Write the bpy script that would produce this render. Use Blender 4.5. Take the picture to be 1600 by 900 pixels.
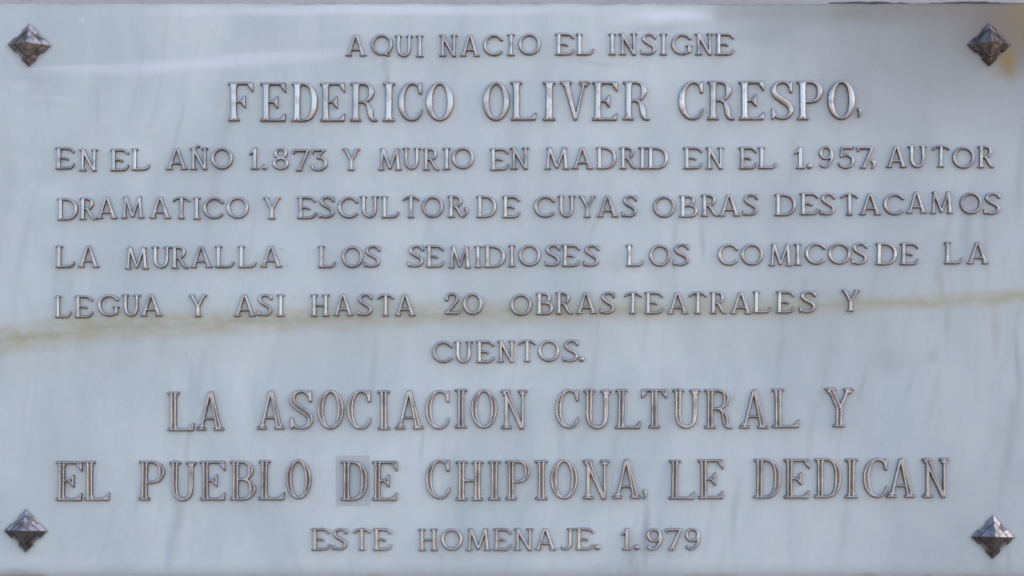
import bpy, math, random
import numpy as np
from mathutils import Vector

# ------------------------------------------------------------------ scene, camera, sky, sun
S = bpy.context.scene
for o in list(bpy.data.objects):
    bpy.data.objects.remove(o)
C = S.collection
PX = 0.0005                    # one photograph pixel on the slab, in metres (slab about 0.8 m wide)
ZC = 1.75                      # height of the plaque's middle above the pavement

def X(px): return (px - 800) * PX
def Z(py): return (450 - py) * PX

cam = bpy.data.objects.new('camera', bpy.data.cameras.new('camera'))
C.objects.link(cam)
CAM_D, CAM_LOW = 1.60, 0.22
cam.location = (0.0, -CAM_D, ZC - CAM_LOW)
cam.rotation_euler = (math.pi / 2, 0, 0)
cam.data.sensor_width = 36
cam.data.lens = 36 * CAM_D / (1600 * PX)
cam.data.shift_y = CAM_LOW / (1600 * PX)
cam.data.clip_end = 2000
cam.data.clip_start = 0.05
cam.data.dof.use_dof = True; cam.data.dof.focus_distance = CAM_D + .10; cam.data.dof.aperture_fstop = 5.6
S.camera = cam

SUN_EL, SUN_ROT = math.radians(42), math.radians(60)     # sun stands behind the wall: plaque in open shade
w = bpy.data.worlds.new("World"); S.world = w; w.use_nodes = True
nt = w.node_tree
sky = nt.nodes.new('ShaderNodeTexSky'); sky.sky_type = 'NISHITA'; sky.sun_disc = False
sky.sun_elevation = SUN_EL; sky.sun_rotation = SUN_ROT
sky.dust_density = 3.0; sky.ozone_density = 1.0; sky.air_density = 1.0
bg = nt.nodes['Background']; nt.links.new(sky.outputs[0], bg.inputs[0]); bg.inputs[1].default_value = 0.12
sl = bpy.data.lights.new('sun', 'SUN'); sl.energy = 3.0; sl.angle = math.radians(0.5); sl.color = (1, 0.95, 0.86)
sun = bpy.data.objects.new('sun', sl); C.objects.link(sun)
d = Vector((math.sin(SUN_ROT) * math.cos(SUN_EL), math.cos(SUN_ROT) * math.cos(SUN_EL), math.sin(SUN_EL)))
sun.rotation_euler = d.to_track_quat('Z', 'Y').to_euler()
S.view_settings.view_transform = 'Standard'; S.view_settings.look = 'None'
S.view_settings.gamma = 1; S.view_settings.use_curve_mapping = False
S.view_settings.exposure = 1.82
S.render.engine = 'CYCLES'

# ------------------------------------------------------------------ material helpers
def new_mat(name):
    m = bpy.data.materials.new(name); m.use_nodes = True
    return m, m.node_tree, m.node_tree.nodes['Principled BSDF']

class N:
    def __init__(s, t): s.t = t
    def n(s, typ, **kw):
        x = s.t.nodes.new(typ)
        for k, v in kw.items(): setattr(x, k, v)
        return x
    def put(s, sock, v):
        if hasattr(v, 'node'): s.t.links.new(v, sock)
        else: sock.default_value = v
    def math(s, op, a, b=0.0, clamp=False):
        x = s.n('ShaderNodeMath', operation=op, use_clamp=clamp); s.put(x.inputs[0], a); s.put(x.inputs[1], b); return x.outputs[0]
    def vmath(s, op, a, b=(0, 0, 0)):
        x = s.n('ShaderNodeVectorMath', operation=op); s.put(x.inputs[0], a); s.put(x.inputs[1], b); return x.outputs['Value'] if op == 'LENGTH' else x.outputs[0]
    def mapping(s, vec, loc=(0, 0, 0), rot=(0, 0, 0), sc=(1, 1, 1), typ='POINT'):
        x = s.n('ShaderNodeMapping', vector_type=typ); s.put(x.inputs['Vector'], vec)
        x.inputs['Location'].default_value = loc; x.inputs['Rotation'].default_value = rot; x.inputs['Scale'].default_value = sc
        return x.outputs[0]
    def noise(s, vec, scale, detail=4, rough=0.55, dist=0.0, color=False):
        x = s.n('ShaderNodeTexNoise'); s.put(x.inputs['Vector'], vec); x.inputs['Scale'].default_value = scale
        x.inputs['Detail'].default_value = detail; x.inputs['Roughness'].default_value = rough; x.inputs['Distortion'].default_value = dist
        return x.outputs['Color' if color else 'Fac']
    def rng(s, v, a, b, c=0.0, d=1.0, smooth=True):
        x = s.n('ShaderNodeMapRange'); x.interpolation_type = 'SMOOTHSTEP' if smooth else 'LINEAR'
        s.put(x.inputs[0], v)
        for i, q in enumerate((a, b, c, d)): x.inputs[i + 1].default_value = q
        return x.outputs[0]
    def mix(s, f, a, b, mode='MIX'):
        x = s.n('ShaderNodeMix', data_type='RGBA', blend_type=mode)
        s.put(x.inputs['Factor'], f); s.put(x.inputs['A'], a); s.put(x.inputs['B'], b)
        return x.outputs['Result']
    def bump(s, h, strength, dist):
        x = s.n('ShaderNodeBump'); x.inputs['Strength'].default_value = strength; x.inputs['Distance'].default_value = dist
        s.put(x.inputs['Height'], h); return x.outputs[0]
    def curve(s, v, pts):
        x = s.n('ShaderNodeFloatCurve'); c = x.mapping.curves[0]
        while len(c.points) < len(pts): c.points.new(0.5, 0.5)
        for p, q in zip(c.points, pts): p.location = q
        x.mapping.update(); s.put(x.inputs['Value'], v); return x.outputs[0]

# ------------------------------------------------------------------ marble of the slab
def marble():
    m, t, b = new_mat('weathered_white_marble'); n = N(t)
    tc = n.n('ShaderNodeTexCoord')
    # units: one = 100 photograph pixels = 5 cm; u to the right from the left, v downwards from the top
    sep = n.n('ShaderNodeSeparateXYZ'); n.put(sep.inputs[0], tc.outputs['Object'])
    u = n.math('ADD', n.math('MULTIPLY', sep.outputs[0], 20.0), 8.0)
    v = n.math('SUBTRACT', 4.5, n.math('MULTIPLY', sep.outputs[2], 20.0))
    cmb = n.n('ShaderNodeCombineXYZ'); n.put(cmb.inputs[0], u); n.put(cmb.inputs[1], v)
    P = cmb.outputs[0]
    wob = n.vmath('SUBTRACT', n.noise(P, 0.9, 3, 0.6, color=True), (0.5, 0.5, 0.5))
    wsc = n.n('ShaderNodeVectorMath', operation='SCALE'); n.put(wsc.inputs[0], wob); wsc.inputs['Scale'].default_value = 0.45
    PW = n.vmath('ADD', P, wsc.outputs[0])
    col = n.mix(n.rng(n.noise(n.mapping(P, sc=(1, .55, 1)), 0.55, 5, 0.6, 0.6), 0.3, 0.72), (0.585, 0.605, 0.575, 1), (0.745, 0.75, 0.70, 1))
    # fine crystalline mottling, slightly pink and green patches
    cl = n.noise(P, 2.2, 4, 0.6)
    col = n.mix(n.rng(cl, 0.52, 0.72, 0, 0.28), col, (0.745, 0.67, 0.68, 1))
    cl2 = n.noise(n.mapping(P, (7.3, 2.1, 0)), 1.9, 4, 0.6)
    col = n.mix(n.rng(cl2, 0.52, 0.74, 0, 0.28), col, (0.66, 0.70, 0.64, 1))
    gr = n.noise(P, 38.0, 3, 0.7)
    col = n.mix(n.rng(gr, .35, .75, 0, .16), col, (0.50, 0.51, 0.50, 1))
    # run-down dirt, drawn out vertically
    st = n.noise(n.mapping(PW, sc=(1.6, 0.16, 1), rot=(0, 0, math.radians(-3))), 1.6, 6, 0.6)
    stm = n.math('MULTIPLY', n.rng(st, 0.50, 0.70), n.rng(u, 2.0, 15.0, 0.18, 0.32))
    col = n.mix(stm, col, (0.53, 0.52, 0.51, 1))
    st2 = n.noise(n.mapping(PW, (3.7, 0, 0), sc=(5.0, 0.35, 1)), 1.5, 5, 0.6)
    col = n.mix(n.math('MULTIPLY', n.rng(st2, 0.52, 0.72), 0.16), col, (0.55, 0.555, 0.53, 1))
    # darker towards the right margin; grime in the upper right corner
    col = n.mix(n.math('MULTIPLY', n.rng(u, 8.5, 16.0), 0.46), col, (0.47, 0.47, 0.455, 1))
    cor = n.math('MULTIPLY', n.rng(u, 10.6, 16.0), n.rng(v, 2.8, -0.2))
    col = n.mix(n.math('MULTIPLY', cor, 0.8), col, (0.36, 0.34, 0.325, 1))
    def stain(mask, c, k):
        nonlocal col
        col = n.mix(n.math('MULTIPLY', mask, k), col, (*c, 1))
    def layer(nm):
        x = n.n('ShaderNodeAttribute', attribute_type='GEOMETRY', attribute_name=nm); return x.outputs['Fac']
    brk = n.rng(n.noise(n.mapping(P, (4, 9, 0)), 2.6, 4, .7), .25, .6, .55, 1.0)
    stain(n.math('MULTIPLY', layer('grey_vein_and_stud_shade'), brk), (0.43, 0.435, 0.415), 1.0)
    stain(n.math('MULTIPLY', layer('blue_grey_patch'), brk), (0.50, 0.545, 0.56), 1.0)
    stain(n.math('MULTIPLY', layer('warm_dirt'), brk), (0.46, 0.385, 0.335), 1.0)
    stain(layer('brown_weathering'), (0.27, 0.215, 0.165), 1.0)
    stain(layer('rust'), (0.34, 0.23, 0.10), 1.0)
    stain(layer('pale_wipe'), (0.84, 0.81, 0.81), 1.0)
    stain(layer('speck_and_stud_shade'), (0.22, 0.20, 0.18), 1.0)
    stain(n.math('MULTIPLY', n.rng(v, 8.78, 8.98), 1.0), (0.42, 0.41, 0.38), .55)
    topg = n.math('MULTIPLY', n.rng(v, .11, .04), n.rng(n.noise(n.mapping(P, sc=(1, .1, 1)), 1.2, 4, .7), .35, .6))
    stain(n.math('MULTIPLY', topg, n.rng(u, 1.0, 14.0, .35, 1.0)), (0.20, 0.165, 0.125), .9)
    # olive seam running through the stone, lower at the left
    vl = n.math('MULTIPLY', n.curve(n.math('DIVIDE', u, 16.0), [(0, .535), (.0625, .519), (.25, .503), (.375, .494), (.5, .489), (.625, .485), (.75, .482), (.83, .477), (.906, .471), (1, .464)]), 10.0)
    nw = n.math('MULTIPLY', n.math('SUBTRACT', n.noise(P, 1.8, 4, 0.6), .5), 0.16)
    dd = n.math('ADD', n.math('SUBTRACT', v, vl), nw)
    hw_up = n.curve(n.math('DIVIDE', u, 16.0), [(0, .34), (.25, .30), (.5, .30), (.75, .24), (.9, .18), (1, .17)])
    k_u = n.curve(n.math('DIVIDE', u, 16.0), [(0, 1.0), (.12, 1.0), (.25, .92), (.34, .78), (.45, .80), (.55, .72), (.7, .66), (.8, .75), (.88, .85), (.95, .95), (1, .97)])
    mk = n.rng(n.math('DIVIDE', n.math('ABSOLUTE', dd), hw_up), 1.0, 0.1)
    mk = n.math('MULTIPLY', n.math('MULTIPLY', mk, k_u), n.rng(n.noise(n.mapping(P, sc=(1, 2, 1)), 2.4, 5, .7), .32, .62, .35, 1.0))
    col = n.mix(mk, col, (0.50, 0.42, 0.25, 1))
    halo = n.rng(n.math('ABSOLUTE', n.math('SUBTRACT', dd, .12)), .75, 0.0)
    col = n.mix(n.math('MULTIPLY', n.math('MULTIPLY', halo, k_u), .30), col, (0.54, 0.52, 0.42, 1))
    core = n.rng(n.math('ABSOLUTE', n.math('ADD', dd, n.math('MULTIPLY', nw, .8))), 0.07, 0.0)
    col = n.mix(n.math('MULTIPLY', n.math('MULTIPLY', core, k_u), .28), col, (0.40, 0.37, 0.23, 1))
    # darker rectangular patch round one letter
    px = n.rng(n.math('ABSOLUTE', n.math('SUBTRACT', u, 5.512)), .275, .260)
    py = n.rng(n.math('ABSOLUTE', n.math('SUBTRACT', v, 7.515)), .405, .390)
    col = n.mix(n.math('MULTIPLY', n.math('MULTIPLY', px, py), .50), col, (0.42, 0.40, 0.41, 1))
    pits = n.n('ShaderNodeTexVoronoi'); n.put(pits.inputs['Vector'], P); pits.inputs['Scale'].default_value = 3.1
    pm = n.math('MULTIPLY', n.rng(pits.outputs['Distance'], .07, .03), n.rng(n.noise(P, 1.1, 2), .5, .6))
    col = n.mix(n.math('MULTIPLY', pm, .30), col, (0.36, 0.36, 0.34, 1))
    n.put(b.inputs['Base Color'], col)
    n.put(b.inputs['Roughness'], n.rng(n.noise(P, 1.3, 5, .6), .3, .7, .38, .60))
    b.inputs['Specular IOR Level'].default_value = 0.4
    b.inputs['Subsurface Weight'].default_value = 0.0
    h = n.math('ADD', n.noise(P, 6.0, 6, .65), n.math('MULTIPLY', n.noise(P, .8, 2), 2.0))
    n.put(b.inputs['Normal'], n.bump(h, .25, .0012))
    return m

# ------------------------------------------------------------------ metals
def metal(name, base, dark, rough, blotch=(.45, .75), scale=90, k=.8):
    m, t, b = new_mat(name); n = N(t)
    tc = n.n('ShaderNodeTexCoord'); oi = n.n('ShaderNodeObjectInfo')
    sh = n.n('ShaderNodeVectorMath', operation='SCALE'); n.put(sh.inputs[0], (3.1, 1.7, 2.3)); n.put(sh.inputs['Scale'], oi.outputs['Random'])
    P = n.vmath('ADD', tc.outputs['Object'], sh.outputs[0])
    f = n.rng(n.noise(P, scale, 5, .6), blotch[0], blotch[1], 0, k)
    tint = n.mix(n.rng(oi.outputs['Random'], 0, 1), (*base, 1), (*[c * q for c, q in zip(base, (.84, .85, .88))], 1))
    n.put(b.inputs['Base Color'], n.mix(f, tint, (*dark, 1)))
    b.inputs['Metallic'].default_value = 1.0
    n.put(b.inputs['Roughness'], n.math('ADD', n.math('MULTIPLY', f, .22), n.math('ADD', n.math('MULTIPLY', oi.outputs['Random'], .08), rough)))
    n.put(b.inputs['Normal'], n.bump(n.noise(P, 260, 4, .6), .35, .0006))
    return m

M_MARBLE = marble()
M_FACE = metal('tarnished_nickel_bronze', (0.62, 0.545, 0.49), (0.30, 0.255, 0.235), .25)
M_SIDE = metal('oxidised_shaded_edge', (0.195, 0.18, 0.19), (0.085, 0.078, 0.082), .30, scale=140)  # tarnished edge metal, darkened further to paint in edge shade
M_CHANNEL = metal('painted_shade_channel', (0.33, 0.285, 0.26), (0.15, 0.125, 0.115), .34, scale=140)  # dark reflection of the groove painted into the metal colour
M_STUD = metal('dark_tarnished_stud_metal', (0.42, 0.38, 0.355), (0.15, 0.11, 0.10), .13, (.42, .62), 110, .9)
M_STUDR = metal('rusted_stud_metal', (0.25, 0.225, 0.21), (0.10, 0.07, 0.06), .28, (.36, .58), 160, .9)

def plaster():
    m, t, b = new_mat('beige_wall_render'); n = N(t)
    tc = n.n('ShaderNodeTexCoord'); P = tc.outputs['Object']
    c = n.mix(n.rng(n.noise(P, 3, 6, .6), .3, .7), (0.56, 0.48, 0.43, 1), (0.66, 0.58, 0.52, 1))
    c = n.mix(n.rng(n.noise(P, 45, 5, .7), .5, .75, 0, .4), c, (0.36, 0.31, 0.27, 1))
    n.put(b.inputs['Base Color'], c); b.inputs['Roughness'].default_value = .9
    n.put(b.inputs['Normal'], n.bump(n.noise(P, 220, 6, .7), .6, .002))
    return m
def mortar():
    m, t, b = new_mat('grey_joint_mortar'); n = N(t)
    P = n.n('ShaderNodeTexCoord').outputs['Object']
    sp = n.n('ShaderNodeSeparateXYZ'); n.put(sp.inputs[0], P)
    pale = n.mix(n.noise(P, 40, 6, .7), (0.24, 0.205, 0.18, 1), (0.42, 0.38, 0.35, 1))
    dirty = n.mix(n.noise(P, 40, 6, .7), (0.06, 0.045, 0.035, 1), (0.15, 0.115, 0.09, 1))
    n.put(b.inputs['Base Color'], n.mix(n.rng(sp.outputs[0], .18, .26), pale, dirty))
    b.inputs['Roughness'].default_value = .95
    n.put(b.inputs['Normal'], n.bump(n.noise(P, 300, 5, .7), .8, .002))
    return m
def paving():
    m, t, b = new_mat('grey_brown_pavement'); n = N(t)
    P = n.n('ShaderNodeTexCoord').outputs['Object']
    n.put(b.inputs['Base Color'], n.mix(n.noise(P, 2, 8, .7), (0.16, 0.125, 0.10, 1), (0.25, 0.20, 0.165, 1)))
    b.inputs['Roughness'].default_value = .9
    n.put(b.inputs['Normal'], n.bump(n.noise(P, 60, 6, .7), .6, .01))
    return m
M_WALL, M_MORTAR, M_PAVE = plaster(), mortar(), paving()

# ------------------------------------------------------------------ setting
def mesh_obj(name, verts, faces, mats, parent=None, smooth=False):
    me = bpy.data.meshes.new(name); me.from_pydata(verts, [], faces); me.update()
    for m in mats: me.materials.append(m)
    if smooth: me.polygons.foreach_set('use_smooth', [True] * len(me.polygons))
    o = bpy.data.objects.new(name, me); C.objects.link(o)
    if parent: o.parent = parent
    return o
def box(x0, x1, y0, y1, z0, z1):
    v = [(x, y, z) for x in (x0, x1) for y in (y0, y1) for z in (z0, z1)]
    f = [(0, 1, 3, 2), (4, 6, 7, 5), (0, 4, 5, 1), (2, 3, 7, 6), (0, 2, 6, 4), (1, 5, 7, 3)]
    return v, f
TH = 0.020                                     # slab thickness; its front is the plane y = 0
v, f = box(-5, 5, TH, TH + .35, 0, 5)
wall = mesh_obj('wall', v, f, [M_WALL]); wall['kind'] = 'structure'
g = mesh_obj('pavement', [(-400, -400, 0), (400, -400, 0), (400, 400, 0), (-400, 400, 0)], [(0, 1, 2, 3)], [M_PAVE]); g['kind'] = 'structure'

# ------------------------------------------------------------------ plaque
plaque = bpy.data.objects.new('memorial_plaque', None); C.objects.link(plaque)
plaque.location = (0, 0, ZC)
plaque['label'] = 'white marble memorial plaque with raised metal Spanish lettering and four pyramid studs'
plaque['category'] = 'plaque'

def sm(x): x = np.clip(x, 0, 1); return x * x * (3 - 2 * x)
def stain_layers(u, v):
    """dirt, vein and painted stud shade masks of the marble; u, v in units of 100 photograph pixels"""
    rg = np.random.RandomState(5)
    def wave(seed, f):
        q = np.random.RandomState(seed); out = 0 * u
        for o_ in range(5):
            a = q.uniform(0, 6.28, 3); k = f * 1.8 ** o_; th = q.uniform(0, 6.28)
            out = out + np.sin(k * (u * math.cos(th) + v * math.sin(th)) + a[0] + 1.3 * np.sin(k * .7 * (v * math.cos(th) - u * math.sin(th)) + a[1])) / 1.6 ** o_
        return out / 2.4
    du, dv = .07 * wave(1, 1.3), .09 * wave(2, 1.1)
    def blob(cx, cy, hw, hh, ang=0.0, warp=1.0, core=0.0):
        x, y = u + du * warp - cx, v + dv * warp - cy
        c, s_ = math.cos(math.radians(ang)), math.sin(math.radians(ang))
        X_, Y_ = (x * c + y * s_) / hw, (-x * s_ + y * c) / hh
        return sm((1 - np.hypot(X_, Y_)) / (1 - core))
    grey, blue, warm = 'grey_vein_and_stud_shade', 'blue_grey_patch', 'warm_dirt'
    L = {k: 0 * u for k in (grey, blue, warm, 'brown_weathering', 'rust', 'pale_wipe', 'speck_and_stud_shade')}
    for cx, cy, hw, hh, a, c, k in [
        (6.08, 1.28, .07, .40, 3, grey, .55), (6.02, 1.05, .10, .18, 0, grey, .35),
        (2.75, 2.1, .07, .9, 14, grey, .22), (0.55, 1.3, .6, .3, -5, grey, .14),
        (3.15, 5.9, .12, 1.3, 12, grey, .20), (3.0, 6.05, .10, .8, 8, blue, .35),
        (2.75, 8.15, .16, 1.2, 8, grey, .34), (2.62, 8.55, .10, .6, 6, blue, .35), (2.9, 7.0, .10, .9, 9, grey, .22),
        (5.82, 5.8, .10, .9, 3, grey, .22), (8.75, 7.0, .13, 1.6, 6, grey, .18), (4.6, 7.0, .3, 1.6, 10, grey, .10),
        (10.12, 8.35, .10, .85, 4, grey, .50), (9.88, 8.75, .12, .5, 6, grey, .40), (10.35, 7.8, .12, 1.2, 4, blue, .28),
        (10.55, 3.9, .10, .9, 2, grey, .25), (9.6, 4.15, .25, .3, 0, warm, .14), (11.0, 3.75, .07, .5, 0, grey, .28),
        (12.2, 5.4, .10, .9, 5, grey, .22), (13.9, 5.65, .55, .35, 0, grey, .26), (14.55, 5.55, .14, .22, 8, warm, .34),
        (14.0, 6.5, .5, 1.0, 8, blue, .25), (13.0, 5.3, .3, 1.3, 8, grey, .22), (14.8, 5.0, .09, .55, 3, grey, .36),
        (15.15, 3.6, .16, 1.1, 3, grey, .36), (15.45, 3.9, .09, .9, 0, warm, .22), (15.55, 5.2, .10, .7, 2, warm, .26),
        (15.88, 5.8, .07, 1.3, 0, grey, .50), (15.75, 7.0, .14, 1.5, 6, grey, .36), (15.92, 2.6, .10, 1.3, 0, grey, .34),
        (15.5, 8.82, .26, .65, 0, (0.40, 0.38, 0.40), .42), (15.75, 8.75, .12, .6, 0, grey, .34),
        (11.5, 8.0, .10, .9, 3, grey, .26), (13.2, 8.2, .14, 1.2, 4, grey, .20), (12.6, 6.8, .12, 1.1, 6, grey, .14),
        (14.4, 2.2, .3, 1.0, 6, grey, .18), (13.2, 1.4, .7, .8, 0, (0.42, 0.42, 0.47), .30), (12.0, .5, .9, .3, 0, (0.46, 0.46, 0.50), .34),
        (1.2, 5.2, .16, 1.3, 3, grey, .10), (0.1, 3.0, .25, 2.3, 0, grey, .16), (0.12, 8.3, .5, .8, 0, blue, .30),
        (10.1, .40, 1.0, .10, 0, (0.46, 0.48, 0.53), .26), (9.4, 1.0, .9, .06, 0, grey, .20),
        (2.2, 7.6, .05, .7, 16, grey, .3), (3.45, 5.1, .04, .6, 18, grey, .28), (2.55, 5.3, .14, .5, 10, grey, .16), (6.6, 6.9, .05, .6, 8, grey, .22),
        (7.15, 8.3, .18, .7, 8, grey, .16), (1.0, 8.6, .2, .5, 4, grey, .14), (8.1, 5.6, .05, .7, 6, grey, .2), (12.9, 5.9, .05, .6, 14, grey, .34), (13.5, 6.0, .06, .5, 20, grey, .3),
        (14.2, 6.0, .05, .5, 14, grey, .3), (13.8, 5.2, .22, .25, 0, grey, .22), (12.6, 4.4, .1, .4, 4, grey, .24), (14.7, 4.4, .1, .5, 0, warm, .22), (7.8, 4.3, .4, .5, 20, grey, .10),
        (4.9, 1.9, .04, .6, 4, grey, .16), (9.0, 2.7, .05, .5, 2, grey, .14), (1.5, 1.7, .05, .7, 2, grey, .16), (0.75, 1.6, .05, .5, 0, grey, .16), (11.3, 6.4, .05, .7, 4, grey, .2),
        (10.5, 8.5, .04, .4, 3, grey, .3), (9.95, 8.9, .06, .25, 12, grey, .35), (3.9, 3.0, .6, .4, 0, blue, .12), (5.5, 6.3, .6, .6, 0, blue, .14), (0.46, 1.05, .30, .10, 0, grey, .18), (0.42, 8.62, .34, .12, 0, grey, .18),  # last two: shade painted just below the left studs
        ]:
        if not isinstance(c, str): c = grey
        L[c] = np.maximum(L[c], blob(cx, cy, hw, hh, a) * min(.85, k * 1.75))
    # thin wandering veins, leaning from upper right to lower left
    def vein(x0, y0, ln, lean, wd, k):
        nonlocal L
        t = (v - y0) / ln
        cxx = x0 - lean * (v - y0) + .05 * np.sin(v * 1.6 + x0 * 7) + .012 * np.sin(v * 5.3 + x0 * 3)
        w_ = wd * (.6 + .4 * np.sin(v * 1.7 + x0))
        m = sm(1 - np.abs(u - cxx) / w_) * np.clip(np.sin(np.clip(t, 0, 1) * math.pi), 0, 1) ** .7
        L[grey] = np.maximum(L[grey], m * k)
    for i in range(40):
        x0 = rg.uniform(.2, 16.2); k = rg.uniform(.12, .34) * (1.35 if x0 > 11 else 1)
        vein(x0, rg.uniform(-.5, 7.5), rg.uniform(.8, 3.2), rg.uniform(.08, .36), rg.uniform(.08, .26), k)
    cloud = sm(.5 * wave(21, .9) + .35 * wave(22, 2.2) - .05) * (.20 + .14 * sm((u - 10) / 4))      # drifting grey clouds
    L[grey] = np.maximum(L[grey], cloud)
    cor = sm((u - 10.6) / 5.4) * sm((2.8 - v) / 3.0)
    edge = sm((u + .25 * wave(3, 1.2) - 11.15) / .3) * sm((.55 - v) / .4) * sm((16.5 - u) / 3)   # wiped area ends here
    B = cor * .55
    for a in [(16.4, -.2, 3.0, 2.2, 0, .95), (16.4, .3, .9, 1.6, 0, .9), (14.9, -.05, 2.8, .55, 0, .8), (15.98, .55, .14, .6, 0, .35), (12.4, .2, 1.6, .4, 0, .15), (.35, 9.0, .5, .12, 0, .5)]:
        B = np.maximum(B, blob(*a[:5], core=.3) * a[5])
    L['brown_weathering'] = np.clip(np.maximum(B, edge * .34 + cor * .62) * (1 + .18 * wave(4, 2.5)), 0, .95)
    for a in [(15.74, .98, .27, .50, -8, 1.0), (15.80, .60, .09, .34, 0, .55), (15.60, 1.16, .24, .17, 0, .35), (16.25, .15, .9, 1.3, 0, .7), (15.95, .45, .3, .5, 0, .3)]:
        L['rust'] = np.maximum(L['rust'], blob(*a[:5]) * a[5] * (1 + .2 * wave(6, 5)))
    for a in [(3.2, 0.98, 3.4, .15, -4, .60), (1.2, 1.07, 1.2, .035, -2, .7), (4.2, .84, 1.6, .03, -2.5, .55), (10.4, .22, .9, .15, 1, .9), (1.28, .33, .06, .06, 0, .5),
              (1.28, 5.03, .22, .028, 2, .75), (5.8, .17, 4.8, .12, 0, .8), (.9, 1.55, .7, .04, 4, .2), (.35, 1.35, .3, .12, 0, .25)]:
        L['pale_wipe'] = np.maximum(L['pale_wipe'], blob(*a[:5], warp=.35, core=.2) * a[5] * (1 + .25 * wave(7, 3)))
    for a in [(4.405, 3.895, .035, .5), (4.48, 4.155, .03, .5), (3.64, 3.89, .022, .35), (12.25, 4.9, .02, .3), (15.17, 3.16, .10, .2), (.41, 1.03, .12, .15), (7.9, 4.2, .02, .2)]:
        L['speck_and_stud_shade'] = np.maximum(L['speck_and_stud_shade'], blob(a[0], a[1], a[2], a[2], 0, 0) * a[3])
    # contact shade painted round the studs
    for cx, cy in ((.46, .71), (15.45, .70), (.405, 8.295), (15.51, 8.39)):
        d_ = np.abs(u - cx) + np.abs(v - cy - .02)
        L['speck_and_stud_shade'] = np.maximum(L['speck_and_stud_shade'], sm((.43 - d_) / .12) * .30)
    return L

def slab():
    # front with softly rounded, slightly uneven arrises; the front face carries a fine grid for the stain layers
    random.seed(4)
    x0, x1, z0, z1 = X(-14), X(1614), Z(900), Z(5)
    gx0, gx1, gz0, gz1 = x0 + .0026, x1 - .0026, z0 + .0049 - .0022, z1 - .0009
    NX, NZ = 640, 352
    gx = np.linspace(gx0, gx1, NX + 1); gz = np.linspace(gz0, gz1, NZ + 1)
    GX, GZ = np.meshgrid(gx, gz, indexing='ij')
    G = np.stack([GX, 0 * GX, GZ], -1).reshape(-1, 3)
    I, J = np.meshgrid(np.arange(NX), np.arange(NZ), indexing='ij')
    k = (I * (NZ + 1) + J).ravel()
    F = np.stack([k, k + NZ + 1, k + NZ + 2, k + 1], -1)
    # border loop of the grid, then rings stepping back to the wall
    bl = [i * (NZ + 1) for i in range(NX)] + [NX * (NZ + 1) + j for j in range(NZ)] + [i * (NZ + 1) + NZ for i in range(NX, 0, -1)] + [j for j in range(NZ, 0, -1)]
    n = len(bl); verts = [tuple(p) for p in G.tolist()]; faces = F.tolist()
    jv, jit = 0.0, []
    for i in range(n):
        jv = jv * .8 + random.uniform(-.00009, .00009); jit.append(jv)
    chips = [(random.randrange(n), random.uniform(4, 12), random.uniform(.0006, .0016)) for _ in range(16)]
    prev = bl
    for out, y in ((.45, .0003), (.8, .0011), (1.0, .0026), (1.0, TH - .002)):
        cur = []
        for i, b in enumerate(bl):
            x, _, z = verts[b]
            q = jit[i] - sum(c[2] * max(0, 1 - abs(i - c[0]) / c[1]) for c in chips) * (1 if y < .01 else 0)
            ox = (x0 - gx0) * out if x == gx0 else (x1 - gx1) * out if x == gx1 else 0
            zl = z0 - (.0022 if x > X(74) else .0009)
            oz = (zl - gz0) * out if z == gz0 else (z1 - gz1) * out if z == gz1 else 0
            if ox: ox += math.copysign(q, ox) * (1 if q > 0 else -1)
            if oz: oz += math.copysign(abs(q), oz) * (1 if q > 0 else -1)
            cur.append(len(verts)); verts.append((x + ox, y, z + oz))
        for i in range(n):
            j = (i + 1) % n
            faces.append((prev[j], prev[i], cur[i], cur[j]))
        prev = cur
    faces.append(tuple(prev))
    o = mesh_obj('slab', verts, faces, [M_MARBLE], plaque)
    V = np.array(verts)
    for nm, arr in stain_layers(V[:, 0] * 20 + 8, 4.5 - V[:, 2] * 20).items():
        at = o.data.attributes.new(nm, 'FLOAT', 'POINT'); at.data.foreach_set('value', arr.astype(np.float32))
slab()

def joint():
    # thin irregular bead of mortar between slab and wall, all the way round
    random.seed(9)
    x0, x1, z0, z1 = X(-14), X(1614), Z(900), Z(5)
    verts, faces = [], []
    pts = []
    nx, nz = 160, 90
    for i in range(nx): pts.append((x0 + (x1 - x0) * i / nx, z0, 0, -1))
    for i in range(nz): pts.append((x1, z0 + (z1 - z0) * i / nz, 1, 0))
    for i in range(nx): pts.append((x1 - (x1 - x0) * i / nx, z1, 0, 1))
    for i in range(nz): pts.append((x0, z1 - (z1 - z0) * i / nz, -1, 0))
    n = len(pts)
    for i, (x, z, ax, az) in enumerate(pts):
        wv = .0013 + .0007 * math.sin(i * .37) + random.uniform(-.0004, .0005)
        if z == z1 and x > X(1290): wv += .0018
        h = .004 + random.uniform(-.001, .001)
        for q, y in ((-.0004, .0045), (wv * .55, .0052 + h * .3), (wv, .009), (wv + .0012, TH + .001)):
            verts.append((x + ax * q, y, z + az * q))
    for i in range(n):
        j = (i + 1) % n
        for k in range(3): faces.append((i * 4 + k, j * 4 + k, j * 4 + k + 1, i * 4 + k + 1))
    o = mesh_obj('mortar_joint', verts, faces, [M_MORTAR], plaque, True)
joint()

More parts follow.
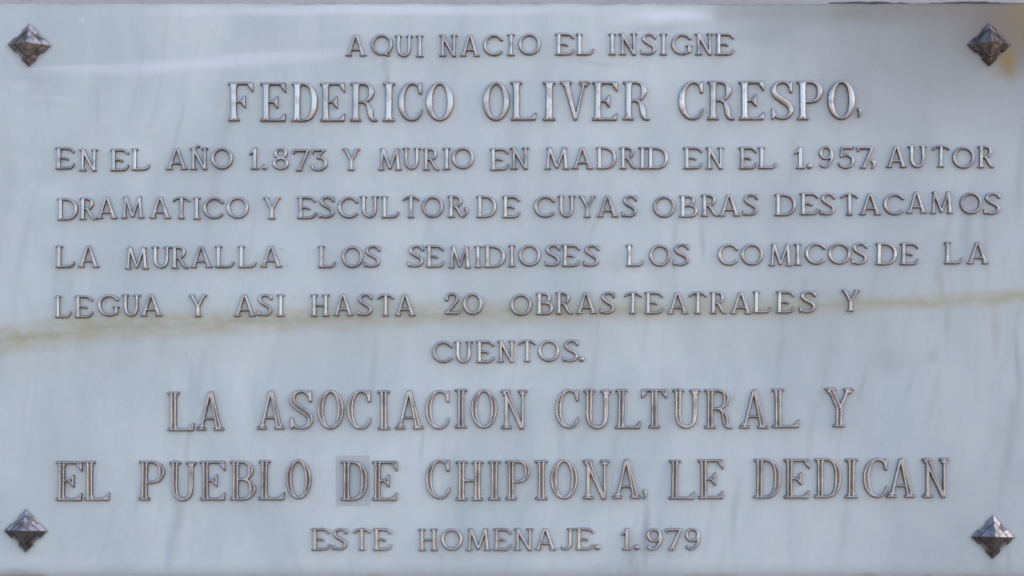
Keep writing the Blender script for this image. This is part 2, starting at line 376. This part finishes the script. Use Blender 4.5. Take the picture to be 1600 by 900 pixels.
# ------------------------------------------------------------------ letter shapes (cap height = 1)
def bar(x0, y0, x1, y1, w0, w1=None):
    w1 = w0 if w1 is None else w1
    dx, dy = x1 - x0, y1 - y0; L = math.hypot(dx, dy); nx, ny = -dy / L, dx / L
    return ('p', [(x0 + nx * w0 / 2, y0 + ny * w0 / 2), (x0 - nx * w0 / 2, y0 - ny * w0 / 2), (x1 - nx * w1 / 2, y1 - ny * w1 / 2), (x1 + nx * w1 / 2, y1 + ny * w1 / 2)])
def poly(*p): return ('p', list(p))
def smooth_pts(p, k=6):
    out = []
    for i in range(len(p) - 1):
        a, b, c, d_ = p[max(i - 1, 0)], p[i], p[i + 1], p[min(i + 2, len(p) - 1)]
        for s in range(k):
            t = s / k
            out.append(tuple(.5 * ((2 * b[j]) + (-a[j] + c[j]) * t + (2 * a[j] - 5 * b[j] + 4 * c[j] - d_[j]) * t * t + (-a[j] + 3 * b[j] - 3 * c[j] + d_[j]) * t ** 3) for j in range(3)))
    out.append(p[-1]); return out
def st(*p): return ('s', smooth_pts(list(p)))
def ring(cx, cy, rx, ry, rt, rs, a0=0, a1=360, n=40):
    out = []
    for i in range(n + 1):
        a = math.radians(a0 + (a1 - a0) * i / n)
        out.append((cx + rx * math.cos(a), cy + ry * math.sin(a), rt + (rs - rt) * abs(math.cos(a)) ** 1.6))
    return ('s', out)

# large letters
def bs(x, w=.30, t=.07):   # bottom serif with brackets
    return [bar(x - w / 2, t / 2, x + w / 2, t / 2, t), poly((x - w * .40, t * .9), (x + w * .40, t * .9), (x + .066, .15), (x - .066, .15))]
def ts(x, w=.30, t=.07):
    return [bar(x - w / 2, 1 - t / 2, x + w / 2, 1 - t / 2, t), poly((x - w * .40, 1 - t * .9), (x + w * .40, 1 - t * .9), (x + .066, .85), (x - .066, .85))]
SW = .16
BIG = {}
_E_low = [bar(.1, .037, .64, .037, .074), poly((.44, .03), (.655, 0), (.68, .29), (.63, .29), (.55, .12))]
_E_top = [bar(.1, .963, .64, .963, .074), poly((.45, .97), (.665, 1), (.675, .69), (.60, .69), (.55, .86))]
_E_mid = [bar(.18, .50, .40, .50, .065), poly((.30, .5), (.45, .67), (.47, .66), (.47, .34), (.45, .33))]
BIG['E'] = (.69, [bar(.155, 0, .155, 1, SW)] + ts(.155) + bs(.155) + _E_low + _E_top + _E_mid)
BIG['F'] = (.69, [bar(.155, 0, .155, 1, SW)] + ts(.155) + bs(.155) + _E_top + _E_mid)
BIG['L'] = (.69, [bar(.155, 0, .155, 1, SW)] + ts(.155) + bs(.155) + _E_low)
BIG['I'] = (.31, [bar(.155, 0, .155, 1, SW)] + ts(.155) + bs(.155))
BIG['D'] = (.70, [bar(.155, 0, .155, 1, SW)] + ts(.155) + bs(.155) + [st((.15, .965, .036), (.33, .965, .036), (.50, .89, .055), (.595, .70, .08), (.612, .5, .085), (.595, .3, .08), (.50, .11, .055), (.33, .036, .036), (.15, .036, .036))])
BIG['R'] = (.73, [bar(.155, 0, .155, 1, SW)] + ts(.155) + bs(.155) + [st((.15, .965, .036), (.36, .965, .036), (.50, .91, .05), (.565, .75, .08), (.50, .58, .05), (.36, .51, .036), (.15, .505, .036)),
    st((.34, .505, .036), (.46, .44, .05), (.53, .28, .08), (.555, .13, .07), (.61, .045, .045), (.70, .035, .035))])
BIG['P'] = (.68, [bar(.155, 0, .155, 1, SW)] + ts(.155) + bs(.155) + [st((.15, .965, .036), (.36, .965, .036), (.52, .90, .055), (.595, .72, .08), (.52, .53, .055), (.36, .46, .036), (.15, .46, .036))])
BIG['B'] = (.69, [bar(.155, 0, .155, 1, SW)] + ts(.155) + bs(.155) + [st((.15, .965, .036), (.34, .965, .036), (.48, .91, .05), (.545, .76, .075), (.48, .59, .05), (.34, .53, .036), (.15, .525, .036)),
    st((.34, .53, .036), (.50, .47, .05), (.60, .28, .085), (.50, .09, .05), (.34, .036, .036), (.15, .036, .036))])
BIG['O'] = (.69, [ring(.345, .5, .262, .463, .037, .084)])
BIG['C'] = (.66, [st((.585, .83, .035), (.50, .93, .038), (.36, .962, .036), (.22, .90, .055), (.115, .72, .078), (.085, .5, .084), (.115, .28, .078), (.22, .10, .055), (.37, .036, .037), (.50, .07, .036), (.59, .18, .036), (.625, .28, .03)),
    poly((.50, .93), (.60, 1.0), (.635, 1.0), (.635, .69), (.56, .69))])
BIG['S'] = (.62, [st((.53, .80, .035), (.43, .93, .038), (.29, .962, .037), (.15, .91, .05), (.085, .77, .068), (.14, .63, .08), (.30, .51, .085), (.47, .38, .083), (.535, .23, .07), (.46, .09, .05), (.31, .037, .037), (.17, .07, .037), (.08, .18, .035)),
    poly((.46, .93), (.54, 1.0), (.575, 1.0), (.575, .69), (.50, .69)), poly((.03, 0), (.03, .31), (.095, .31), (.15, .09), (.06, 0))])
BIG['V'] = (.76, [bar(.15, .97, .405, .0, .15, .10), bar(.62, .97, .40, .0, .075)] + ts(.16, .31) + ts(.62, .27))
BIG['A'] = (.74, [bar(.135, .04, .36, .97, .08), bar(.60, .04, .385, 1.0, .155, .11), bar(.2, .30, .55, .30, .06)] + bs(.135, .26) + bs(.60, .28))
BIG['U'] = (.73, [st((.155, .95, .078), (.155, .6, .078), (.155, .32, .078), (.20, .14, .066), (.33, .05, .05), (.46, .07, .048), (.555, .17, .055), (.58, .34, .06), (.58, .6, .06), (.58, .95, .06))] + ts(.155) + ts(.58, .28))
BIG['T'] = (.68, [bar(.34, 0, .34, 1, SW)] + bs(.34) + [bar(.03, .963, .65, .963, .074), poly((.25, .97), (.015, 1), (.005, .69), (.075, .69), (.13, .86)), poly((.43, .97), (.665, 1), (.675, .69), (.605, .69), (.55, .86))])
BIG['N'] = (.71, [bar(.15, 0, .15, 1, .10), bar(.13, .97, .57, .0, .155, .11), bar(.585, 0, .585, 1, .075)] + ts(.13, .26) + bs(.15, .28) + ts(.585, .25))
BIG['H'] = (.72, [bar(.155, 0, .155, 1, SW), bar(.565, 0, .565, 1, SW), bar(.15, .5, .57, .5, .065)] + ts(.155) + bs(.155) + ts(.565) + bs(.565))
BIG['Y'] = (.76, [bar(.15, .97, .39, .45, .15), bar(.61, .97, .39, .45, .09), bar(.38, 0, .38, .52, SW)] + ts(.15, .29) + ts(.62, .27) + bs(.38))
BIG[','] = (.13, [st((.06, .10, .055), (.075, .07, .055), (.08, .0, .035), (.04, -.09, .018))])

# small letters: wide, nearly monoline, stub serifs
def sb(x, w=.32): return [bar(x - w / 2, .045, x + w / 2, .045, .09)]
def stp(x, w=.32): return [bar(x - w / 2, .955, x + w / 2, .955, .09)]
W_ = .165; r_ = .062
SM = {}
_el = [st((.12, .058, r_), (.45, .058, r_), (.66, .075, r_), (.77, .14, .056), (.83, .26, .046))]
_et = [st((.12, .942, r_), (.45, .942, r_), (.66, .925, r_), (.79, .83, .056), (.82, .78, .05))]
SM['E'] = (.86, [bar(.16, 0, .16, 1, W_), bar(0, .95, .3, .95, .10), bar(0, .05, .3, .05, .10)] + _el + _et + [st((.16, .5, .05), (.45, .50, .052), (.55, .45, .055))])
SM['L'] = (.86, [bar(.16, 0, .16, 1, W_), bar(0, .95, .32, .95, .10), bar(0, .05, .3, .05, .10)] + _el)
SM['I'] = (.34, [bar(.17, 0, .17, 1, W_)] + stp(.17, .34) + sb(.17, .34))
SM['N'] = (.85, [bar(.17, 0, .17, 1, .13), bar(.13, .98, .70, .0, .17, .13), bar(.70, 0, .70, 1, .13)] + stp(.14, .28) + sb(.17, .33) + stp(.70, .30) + sb(.715, .18))
SM['A'] = (.96, [bar(.15, .05, .45, .97, .14, .12), bar(.81, .05, .49, .98, .16, .13), bar(.25, .29, .72, .29, .105)] + sb(.15, .30) + sb(.81, .31))
SM['O'] = (1.0, [ring(.5, .5, .43, .43, .065, .075)])
SM['0'] = (.90, [ring(.45, .5, .37, .43, .06, .085)])
SM['Q'] = (1.0, [ring(.5, .52, .43, .42, .065, .075), st((.48, .12, .05), (.66, .09, .055), (.80, .04, .05), (.86, .09, .03))])
SM['U'] = (.86, [st((.17, .94, .08), (.17, .6, .08), (.17, .36, .08), (.24, .16, .074), (.42, .065, .066), (.60, .15, .07), (.68, .36, .072), (.68, .6, .072), (.68, .94, .072))] + stp(.16, .32) + stp(.69, .32))
SM['C'] = (.93, [ring(.5, .5, .43, .43, .062, .08, 40, 318), st((.80, .80, .055), (.86, .74, .06))])
SM['G'] = (.97, [ring(.5, .5, .43, .43, .062, .08, 42, 322), st((.80, .80, .055), (.86, .75, .06)), bar(.82, .10, .82, .44, .14), bar(.66, .42, .95, .42, .085)])
SM['S'] = (.74, [st((.64, .80, .055), (.54, .91, .058), (.38, .945, .058), (.20, .88, .065), (.14, .74, .07), (.22, .61, .075), (.38, .51, .08), (.55, .40, .078), (.62, .26, .07), (.54, .12, .065), (.36, .06, .058), (.18, .09, .058), (.07, .19, .055)),
    bar(.64, .98, .66, .72, .085), bar(.055, .26, .075, .02, .085)])
SM['R'] = (.80, [bar(.16, 0, .16, 1, W_)] + sb(.16) + stp(.16) + [st((.15, .942, .055), (.38, .942, .057), (.54, .88, .065), (.60, .73, .075), (.54, .58, .065), (.38, .50, .055), (.15, .495, .05)),
    st((.34, .49, .06), (.46, .36, .07), (.56, .18, .07), (.66, .07, .06), (.76, .05, .045))])
SM['P'] = SM['R']
SM['B'] = (.84, [bar(.16, 0, .16, 1, W_)] + sb(.16) + stp(.16) + [st((.15, .942, .055), (.42, .942, .057), (.57, .88, .065), (.62, .75, .07), (.57, .61, .065), (.42, .54, .055), (.15, .535, .05)),
    st((.40, .54, .052), (.64, .48, .065), (.75, .29, .08), (.64, .10, .065), (.42, .058, .058), (.15, .058, .058))])
SM['T'] = (.82, [bar(.41, 0, .41, 1, W_)] + sb(.41, .33) + [st((.02, .80, .045), (.10, .88, .06), (.24, .935, .062), (.41, .945, .062), (.58, .935, .062), (.72, .88, .06), (.80, .80, .045))])
SM['D'] = (.95, [bar(.16, 0, .16, 1, W_)] + sb(.16) + stp(.16) + [st((.15, .942, .058), (.42, .942, .058), (.68, .86, .07), (.83, .68, .08), (.865, .5, .082), (.83, .31, .08), (.68, .13, .07), (.42, .058, .058), (.15, .058, .058))])
SM['Y'] = (.82, [bar(.12, .97, .40, .45, .14), bar(.70, .97, .42, .45, .13), bar(.41, 0, .41, .52, W_)] + stp(.13, .26) + stp(.70, .24) + sb(.41, .33))
SM['M'] = (1.05, [bar(.14, .03, .22, .98, .11), bar(.20, 1.0, .53, .06, .16, .12), bar(.84, 1.0, .52, .06, .12, .11), bar(.83, 1.0, .91, .03, .15)] + sb(.14, .27) + sb(.91, .29) + [bar(.10, .955, .28, .955, .09), bar(.78, .955, .95, .955, .09)])
SM['H'] = (.86, [bar(.17, 0, .17, 1, W_), bar(.69, 0, .69, 1, W_), bar(.17, .5, .69, .5, .10)] + sb(.17) + stp(.17) + sb(.69) + stp(.69))
SM['J'] = (.64, [bar(.44, .3, .44, 1, W_)] + stp(.46, .34) + [st((.44, .4, .08), (.43, .22, .078), (.34, .09, .068), (.20, .06, .062), (.08, .12, .06))])
SM['1'] = (.48, [bar(.28, 0, .28, 1, W_), st((.06, .70, .045), (.15, .77, .055), (.27, .93, .06))] + sb(.28, .38))
SM['2'] = (.76, [st((.09, .68, .065), (.13, .83, .062), (.30, .94, .062), (.48, .90, .068), (.58, .76, .078), (.54, .60, .075), (.38, .40, .068), (.22, .22, .062), (.10, .09, .055)), bar(.03, .08, .66, .08, .15, .12), st((.62, .08, .06), (.70, .22, .045)), st((.09, .68, .085), (.10, .69, .085))])
SM['3'] = (.80, [bar(.10, .93, .68, .93, .115), bar(.10, .98, .12, .78, .08), bar(.63, .93, .34, .60, .10), st((.33, .60, .055), (.52, .57, .062), (.68, .44, .078), (.68, .24, .078), (.52, .09, .066), (.32, .06, .06), (.14, .12, .062), (.08, .24, .075), (.10, .25, .075))])
SM['5'] = (.78, [bar(.16, .93, .68, .93, .125), bar(.17, .97, .14, .53, .10), st((.14, .53, .05), (.30, .61, .058), (.50, .58, .068), (.66, .42, .08), (.64, .21, .078), (.48, .08, .066), (.28, .06, .06), (.12, .14, .065), (.09, .22, .075)), bar(.66, .90, .70, 1.02, .06)])
SM['7'] = (.80, [bar(.04, .92, .74, .92, .13), bar(.05, .98, .09, .76, .08), bar(.70, .93, .30, .02, .12, .19), bar(.16, .045, .44, .045, .09)])
SM['8'] = (.77, [ring(.385, .745, .235, .20, .055, .078), ring(.385, .285, .30, .225, .06, .08)])
SM['9'] = (.76, [ring(.36, .68, .27, .26, .058, .08), st((.63, .70, .08), (.66, .52, .078), (.60, .30, .072), (.44, .12, .064), (.26, .06, .062), (.12, .14, .07), (.12, .16, .075))])
SM['.'] = (.25, [('s', [(.12, .12, .125), (.121, .12, .125)])])
SM[','] = (.24, [st((.10, .14, .10), (.13, .10, .095), (.14, -.02, .06), (.06, -.16, .03))])
SM['~'] = (.17, [('s', [(.08, .08, .085), (.081, .08, .085)])])

def field(prims, XX, YY):
    D = np.full(XX.shape, -9.0)
    for kind, pts in prims:
        if kind == 'p':
            cx = sum(p[0] for p in pts) / len(pts); cy = sum(p[1] for p in pts) / len(pts)
            q = sorted(pts, key=lambda p: math.atan2(p[1] - cy, p[0] - cx))
            d_ = np.full(XX.shape, 9.0)
            for i in range(len(q)):
                (ax, ay), (bx, by) = q[i], q[(i + 1) % len(q)]
                L = math.hypot(bx - ax, by - ay)
                if L < 1e-6: continue
                d_ = np.minimum(d_, ((bx - ax) * (YY - ay) - (by - ay) * (XX - ax)) / L)
        else:
            d_ = np.full(XX.shape, -9.0)
            for (ax, ay, ar), (bx, by, br) in zip(pts[:-1], pts[1:]):
                dx, dy = bx - ax, by - ay; L2 = dx * dx + dy * dy + 1e-12
                t = np.clip(((XX - ax) * dx + (YY - ay) * dy) / L2, 0, 1)
                d_ = np.maximum(d_, ar + (br - ar) * t - np.hypot(XX - ax - t * dx, YY - ay - t * dy))
        D = np.maximum(D, d_)
    return D

def glyph_mesh(name, prims, width, size, res, profile, rim, dark_flank, channel):
    """relief letter: height field over the outline, clipped to it, with side walls back to the slab"""
    pad = .06; h = 1.0 / res
    ylo = -.30 if name.endswith('comma') else -pad
    xs = np.arange(-pad, width + pad, h); ys = np.arange(ylo, 1 + pad, h)
    XX, YY = np.meshgrid(xs, ys, indexing='ij')
    D = field(prims, XX, YY); D[np.abs(D) < 1e-5] = 1e-5
    Zt = profile(D)
    verts, vid = [], {}
    def gv(i, j):
        k = (i, j)
        if k not in vid: vid[k] = len(verts); verts.append((xs[i] * size, -Zt[i, j] * size, ys[j] * size))
        return vid[k]
    def ev(i, j, k, l):
        key = (i, j, k, l) if (i, j) < (k, l) else (k, l, i, j)
        if key not in vid:
            i, j, k, l = key; t = D[i, j] / (D[i, j] - D[k, l])
            vid[key] = len(verts)
            verts.append(((xs[i] + (xs[k] - xs[i]) * t) * size, -rim * size, (ys[j] + (ys[l] - ys[j]) * t) * size))
        return vid[key]
    faces, edges, cells = [], [], []
    ins = D > 0
    any4 = ins[:-1, :-1] | ins[1:, :-1] | ins[:-1, 1:] | ins[1:, 1:]
    for i, j in zip(*np.nonzero(any4)):
        i, j = int(i), int(j)
        cs = [(i, j), (i + 1, j), (i + 1, j + 1), (i, j + 1)]
        lp = []; cut = []
        for a in range(4):
            p, q = cs[a], cs[(a + 1) % 4]
            if ins[p]: lp.append(gv(*p))
            if ins[p] != ins[q]:
                e = ev(*p, *q); lp.append(e); cut.append((e, bool(ins[p])))
        if len(lp) >= 3:
            faces.append(tuple(lp)); cells.append((i, j))
            for a in range(len(lp)):
                p, q = lp[a], lp[(a + 1) % len(lp)]
                if any(p == c[0] and c[1] for c in cut) and any(q == c[0] and not c[1] for c in cut): edges.append((p, q))
    nt_ = len(faces); dup = {}
    def low(v_, lv):
        k = (v_, lv)
        if k not in dup:
            x, y, z = verts[v_]; dup[k] = len(verts); verts.append((x, y if lv == 0 else .0004, z))
        return dup[k]
    for p, q in edges: faces.append((low(q, 0), low(p, 0), low(p, 1), low(q, 1)))
    me = bpy.data.meshes.new(name); me.from_pydata(verts, [], faces); me.update()
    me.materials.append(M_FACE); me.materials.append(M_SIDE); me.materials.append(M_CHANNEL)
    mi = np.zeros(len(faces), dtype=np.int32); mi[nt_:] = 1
    for i_, (a_, b_) in enumerate(cells):   # low outer flank: tarnish plus painted edge shade
        if D[a_:a_ + 2, b_:b_ + 2].max() < dark_flank: mi[i_] = 1
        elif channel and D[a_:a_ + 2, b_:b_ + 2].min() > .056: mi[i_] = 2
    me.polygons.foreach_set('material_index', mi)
    me.polygons.foreach_set('use_smooth', np.ones(len(faces), dtype=bool))
    return me

def round_profile(R, H, rim, crown=.25):
    def f(D):
        t = np.clip(D / R, 0, 1)
        return rim + H * np.sqrt(1 - (1 - t) ** 2) + crown * H * np.clip((D - R) / R, 0, 1)
    return f
def groove_profile(R, H, rim, depth, D0, Wd):
    def f(D):
        t = np.clip(D / R, 0, 1)
        z = rim + H * np.sqrt(1 - (1 - t) ** 2)
        s = np.clip((D - D0) / Wd, 0, 1)
        return z - depth * s * s * (3 - 2 * s)
    return f
CAP_B, CAP_S = 61.5 * PX, 35.0 * PX
FLANK_DARK = {'B': .021, 'G': .019, 'S': .030}
STYLES = {
    'B': (BIG, CAP_B, 72, round_profile(.045, .058, .045, .5), .045),
    'G': (BIG, CAP_B, 72, groove_profile(.034, .058, .045, .055, .038, .034), .045),
    'S': (SM, CAP_S, 52, round_profile(.052, .085, .070, .4), .070),
}
PLAIN = {',': 'comma', '.': 'full_stop', '~': 'tilde'}
cache = {}
def get_glyph(style, ch):
    k = (style, ch)
    if k not in cache:
        tab, size, res, prof, rim = STYLES[style]
        wd, pr = tab[ch]
        nm = PLAIN.get(ch, 'numeral' if ch.isdigit() else 'letter')
        me = glyph_mesh(nm, pr, wd, size, res, prof, rim, FLANK_DARK[style], style == 'G')
        xs = [q.co.x for q in me.vertices]
        cache[k] = (me, min(xs), max(xs), nm)
    return cache[k]

# per line: style, top-to-base cap height in px, then (character, left px, right px, baseline px)
LINES = [
('S', 34.5, 'A540,572.5,88.5 Q579.5,614,88.5 U617,645,90 I650,662,90 N686,714.5,89 A719,749.5,88.7 C755,786,88.7 I792,804,88 O809.5,844.5,87 E867.5,897,87 L900,928,87 I950.5,962.5,87 N967,995.5,87 S1001,1025,87 I1030.5,1042,87 G1048.5,1081,87 N1085.5,1114,87 E1117,1147,87'),
('B', 61, 'F357,396.5,190.3 E407,447,190.8 D455.5,496,190.8 E500.5,539.5,190.8 R547,590,190.5 I598,617,190.5 C622,660,190 O665.5,709,190 O754,796,189.5 L798,838,189 I848,867.5,189 V875,921,188.5 E925,964.5,189 R973,1015.5,188.5 C1059.5,1099,188 R1105,1148,188.3 E1154.5,1194,188.5 S1204.5,1240,188 P1245,1286,188.3 O1292,1335.5,187.5 ,1338.5,1346,178'),
('S', 34.8, 'E87,117,265.3 N124,153,268 E173,202,268 L206,234.5,267 A259.5,294,266 N297,325.5,266 O330,364.5,265.5 1389,405,265.5 .409,418,266 8426,452,266 7457,484,268 3485,512,268 Y535,562.5,267 M591,628,267 U629,657.5,266 R660.5,687,267 I692,704,266 O706,741,265 E765.5,795,267 N797,826.5,265.5 M850.5,890,265.5 A893,927,265 D931,963,265 R968,995,265 I997,1009.5,265 D1010.5,1044,265 E1067.5,1097.5,265 N1102,1131,265 E1154,1182,265 L1184,1213.5,264.5 11240.5,1257,264.5 .1260,1268.5,264.3 91279.5,1302,263.3 51309,1335,264 71338,1364,264 ,1360,1368,258 A1384,1416,262.5 U1418,1447.5,263 T1455.5,1483,262 O1487,1522.5,264 R1527,1553,263'),
('S', 34.8, 'D90,122.5,345 R124.5,151,344 A151,184,342.5 M190,226,342 A234,267.5,342 T270,297.5,342.5 I302,314,343.5 C317.5,350,343 O354.5,389,342.5 Y411,439,343 E464.5,494.5,342.5 S497.5,523,341.5 C528,560,342 U562.5,592.5,341.5 L596,624,341.5 T629,655.5,341 O659,693,341 R699.5,727,340.8 ,725,732,332 D744.5,776,341 E784.5,812.5,341 C834,867.5,341 U871,899,340.5 Y904,931,340.5 A932.5,966,340 S971,995,340 O1020,1055,341 B1061,1091,340.5 R1095,1122.5,339 A1122.5,1156,338.5 S1160,1184,338 D1209.5,1244,338 E1249,1279,336.5 S1280.5,1304.5,337 T1313,1340.5,337.3 A1342,1376,336.8 C1379.5,1412.5,337 A1415.5,1447.5,334 M1452.5,1489,334.5 O1499,1534,335.5 S1536,1562.5,336'),
('S', 34.8, 'L87.5,117.5,419 A122.5,155.5,418.3 M196,233,421 U237,267.5,420 R268,295,420.5 A297.5,332.5,419 L336,366,419 L372,401,419 A407,441,418.3 L497,525,419 O534,567.5,419.3 S568.5,594.5,418.5 S637,662.5,418 E665.5,694,418.5 M701,736,419.5 I741,753,419 D756,790,418.8 I794.5,805.5,417.8 O810,845,417 S851,875.5,417 E877.5,906,417 S911,936,417 L978,1006,417 O1014,1047.5,417 S1051,1077,416 C1121,1153,415.5 O1157,1192.5,415.5 M1201,1237.5,416 I1240.5,1252,415.5 C1257,1289.5,414 O1293,1329,414 S1329.5,1355,414 D1367,1401,414.5 E1405.5,1435,414.5 L1474.5,1504,413 A1510,1544.5,413'),
('S', 34.8, 'L87,112,497 E117.5,146,497 G153,187,495 U191,220,495 A220,254,494.5 Y296,324,495.5 A366,400,495 S402,426,494.5 I433,445,495 H485.5,515,495 A521,552,494 S558,582,494 T589.5,616,494.5 A617,649.5,494 2694.5,720,492 0722.5,754.5,492.5 O797,831,494 B837,865,492.3 R868,894.5,491.5 A899.5,932.5,491 S937,960.5,491 T974.5,1002,491 E1007,1036,491 A1042.5,1075,491 T1076,1104,491 R1109,1135,491 A1140.5,1174,491 L1176,1205,489.7 E1212,1241,489.7 S1248,1274.5,489.3 Y1314,1342.5,487.3'),
('S', 34.8, 'C675,707.5,567.5 U709.5,739,568 E744,772.5,567.3 N777,804.5,566.8 T810,837.5,566 O840.5,874.5,566 S879,904,566 .904.5,914,565.5'),
('G', 61.5, 'L262,304,673.8 A307.5,350.5,673 A402,445,671.5 S453,490,671.5 O496,537.5,671.3 C542.5,580.5,671.3 I590.5,609.5,672 A617.5,662,671.3 C664.5,702.5,671 I710.5,729.5,669.5 O735.5,777,670 N782.5,824,670.8 C867.5,905,669.8 U911,955,670.5 L961,1001,670 T1002,1042,669.7 U1050,1094,670 R1100,1144.5,670 A1155,1200,669.7 L1206,1249,669 Y1287.5,1333,667.5'),
('G', 62, 'E87.5,129,782.6 L132,172,782.5 P217,257.5,782 U264.5,307,783 E312.5,352.5,782.3 B359.5,400.5,782 L404,445,781.3 O447,487,780.3 D532.5,574.5,782.3 E581,621,782.3 C665.5,704,780.3 H712,755,782.3 I762.5,782,782 P790,829,781.5 I836,855.5,781.3 O860,903,780.5 N910,952,780.3 A957,1001,779.6 ,1004,1011,774 L1044.5,1085,780.5 E1090.5,1130.5,780 D1177,1219,779 E1224,1264,779 D1272,1314,778.3 I1319.5,1339.5,778.7 C1348,1387,778 A1384.5,1429.5,778 N1440,1482,778'),
('S', 35, 'E487,516,860.3 S519,543,860.3 T552,579,860.3 E583,612.5,860.5 H654,684,861.3 O689,723,860.5 M728,767,861 E770.5,799,860.5 N802.5,833,860.3 A835.5,869,860 J875.5,897.5,860 E899,928,859.7 .929,938,859.5 1969.5,986,860 .990.5,999.5,859.5 91009.5,1034.5,860.3 71039,1064.5,860 91070,1094,860'),
]
rnd = random.Random(11)
WORDING = {'B': 'large letter %s of the second line, full polished face', 'G': 'large letter %s with a groove along its strokes', 'S': 'small letter %s'}
def place(style, ch, xl, xr, yb, cap):
    me, a, b_, nm = get_glyph(style, ch)
    o = bpy.data.objects.new(nm, me); C.objects.link(o); o.parent = plaque
    sx = (xr - xl) * PX / (b_ - a)
    if ch in '.,~': sx = 1.0 if ch != ',' else min(sx, 1.15)
    sz = cap * PX / STYLES[style][1]
    rot = math.radians(rnd.uniform(-.7, .7) - .15)
    o.scale = (sx, rnd.uniform(.92, 1.08), sz)
    o.location = (X(xl) - a * sx, 0, Z(yb))
    o.rotation_euler = (math.radians(rnd.uniform(-.8, .8)), rot * -1, 0)
    if ch.isalpha(): o['label'] = WORDING[style] % ch
    elif ch.isdigit(): o['label'] = 'small numeral %s' % ch
for style, cap, txt in LINES:
    for tok in txt.split(' '):
        ch = tok[0]; xl, xr, yb = map(float, tok[1:].split(','))
        place(style, ch, xl, xr, yb, cap)
place('S', '~', 307, 313, 232.0, 34.8)

# ------------------------------------------------------------------ corner studs: stepped four-pointed pyramids
def stud(cx, cy, R, mat, label, rot, seed, tilt):
    rr = random.Random(seed)
    q = [(1.0, 0.0), (.69, .33), (.56, .36), (.46, .46), (.36, .56), (.33, .69)]
    out = []
    for k in range(4):
        c, s = [(1, 0), (0, 1), (-1, 0), (0, -1)][k]
        for x, y in q: out.append((x * c - y * s, x * s + y * c))
    n = len(out)
    def rings(levels, mat, name, parent, apex=None):
        verts, faces = [], []
        for sc, y in levels:
            for i, (x, z) in enumerate(out):
                j = .004 * rr.uniform(-1, 1)
                # inner tiers lose the steps and become plain diamonds
                k = 1.0 / (abs(x) + abs(z)); bl = max(0.0, min(1.0, (.98 - sc) * 3.5))
                xx, zz = x * (1 - bl) + x * k * bl, z * (1 - bl) + z * k * bl
                verts.append(((xx * (sc + j)) * R, -y * R, (zz * (sc + j)) * R))
        for r in range(len(levels) - 1):
            for i in range(n):
                j = (i + 1) % n
                faces.append((r * n + i, r * n + j, (r + 1) * n + j, (r + 1) * n + i))
        if apex is not None:
            verts.append((0, -apex * R, 0)); L = (len(levels) - 1) * n
            for i in range(n): faces.append((L + i, L + (i + 1) % n, len(verts) - 1))
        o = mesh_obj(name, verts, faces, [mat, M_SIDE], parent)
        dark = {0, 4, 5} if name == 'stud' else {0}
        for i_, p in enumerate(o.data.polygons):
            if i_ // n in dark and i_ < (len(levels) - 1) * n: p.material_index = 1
        return o
    o = rings([(1.0, -.02), (1.0, .07), (.975, .095), (.82, .19), (.70, .255), (.67, .23), (.60, .22)], mat, 'stud', plaque)
    o.location = (X(cx), 0, Z(cy)); o.rotation_euler = (math.radians(tilt[0]), math.radians(rot), math.radians(tilt[1]))
    o['label'] = label
    rings([(.665, .20), (.655, .255), (.30, .455), (.06, .575)], mat, 'pyramid_boss', o, .60)
stud(46, 71, 33.5 * PX, M_STUD, 'faceted stud on the pale upper left corner', 1.5, 1, (0, 0))
stud(1545, 70, 34 * PX, M_STUDR, 'dull brown stud beside the rust stain', -.5, 2, (0, 0))
stud(40.5, 829.5, 33.5 * PX, M_STUD, 'faceted stud in the lower left corner', .5, 3, (0, 0))
stud(1551, 839, 34 * PX, M_STUD, 'faceted stud above the grey run in the lower right corner', 1.0, 4, (0, 0))
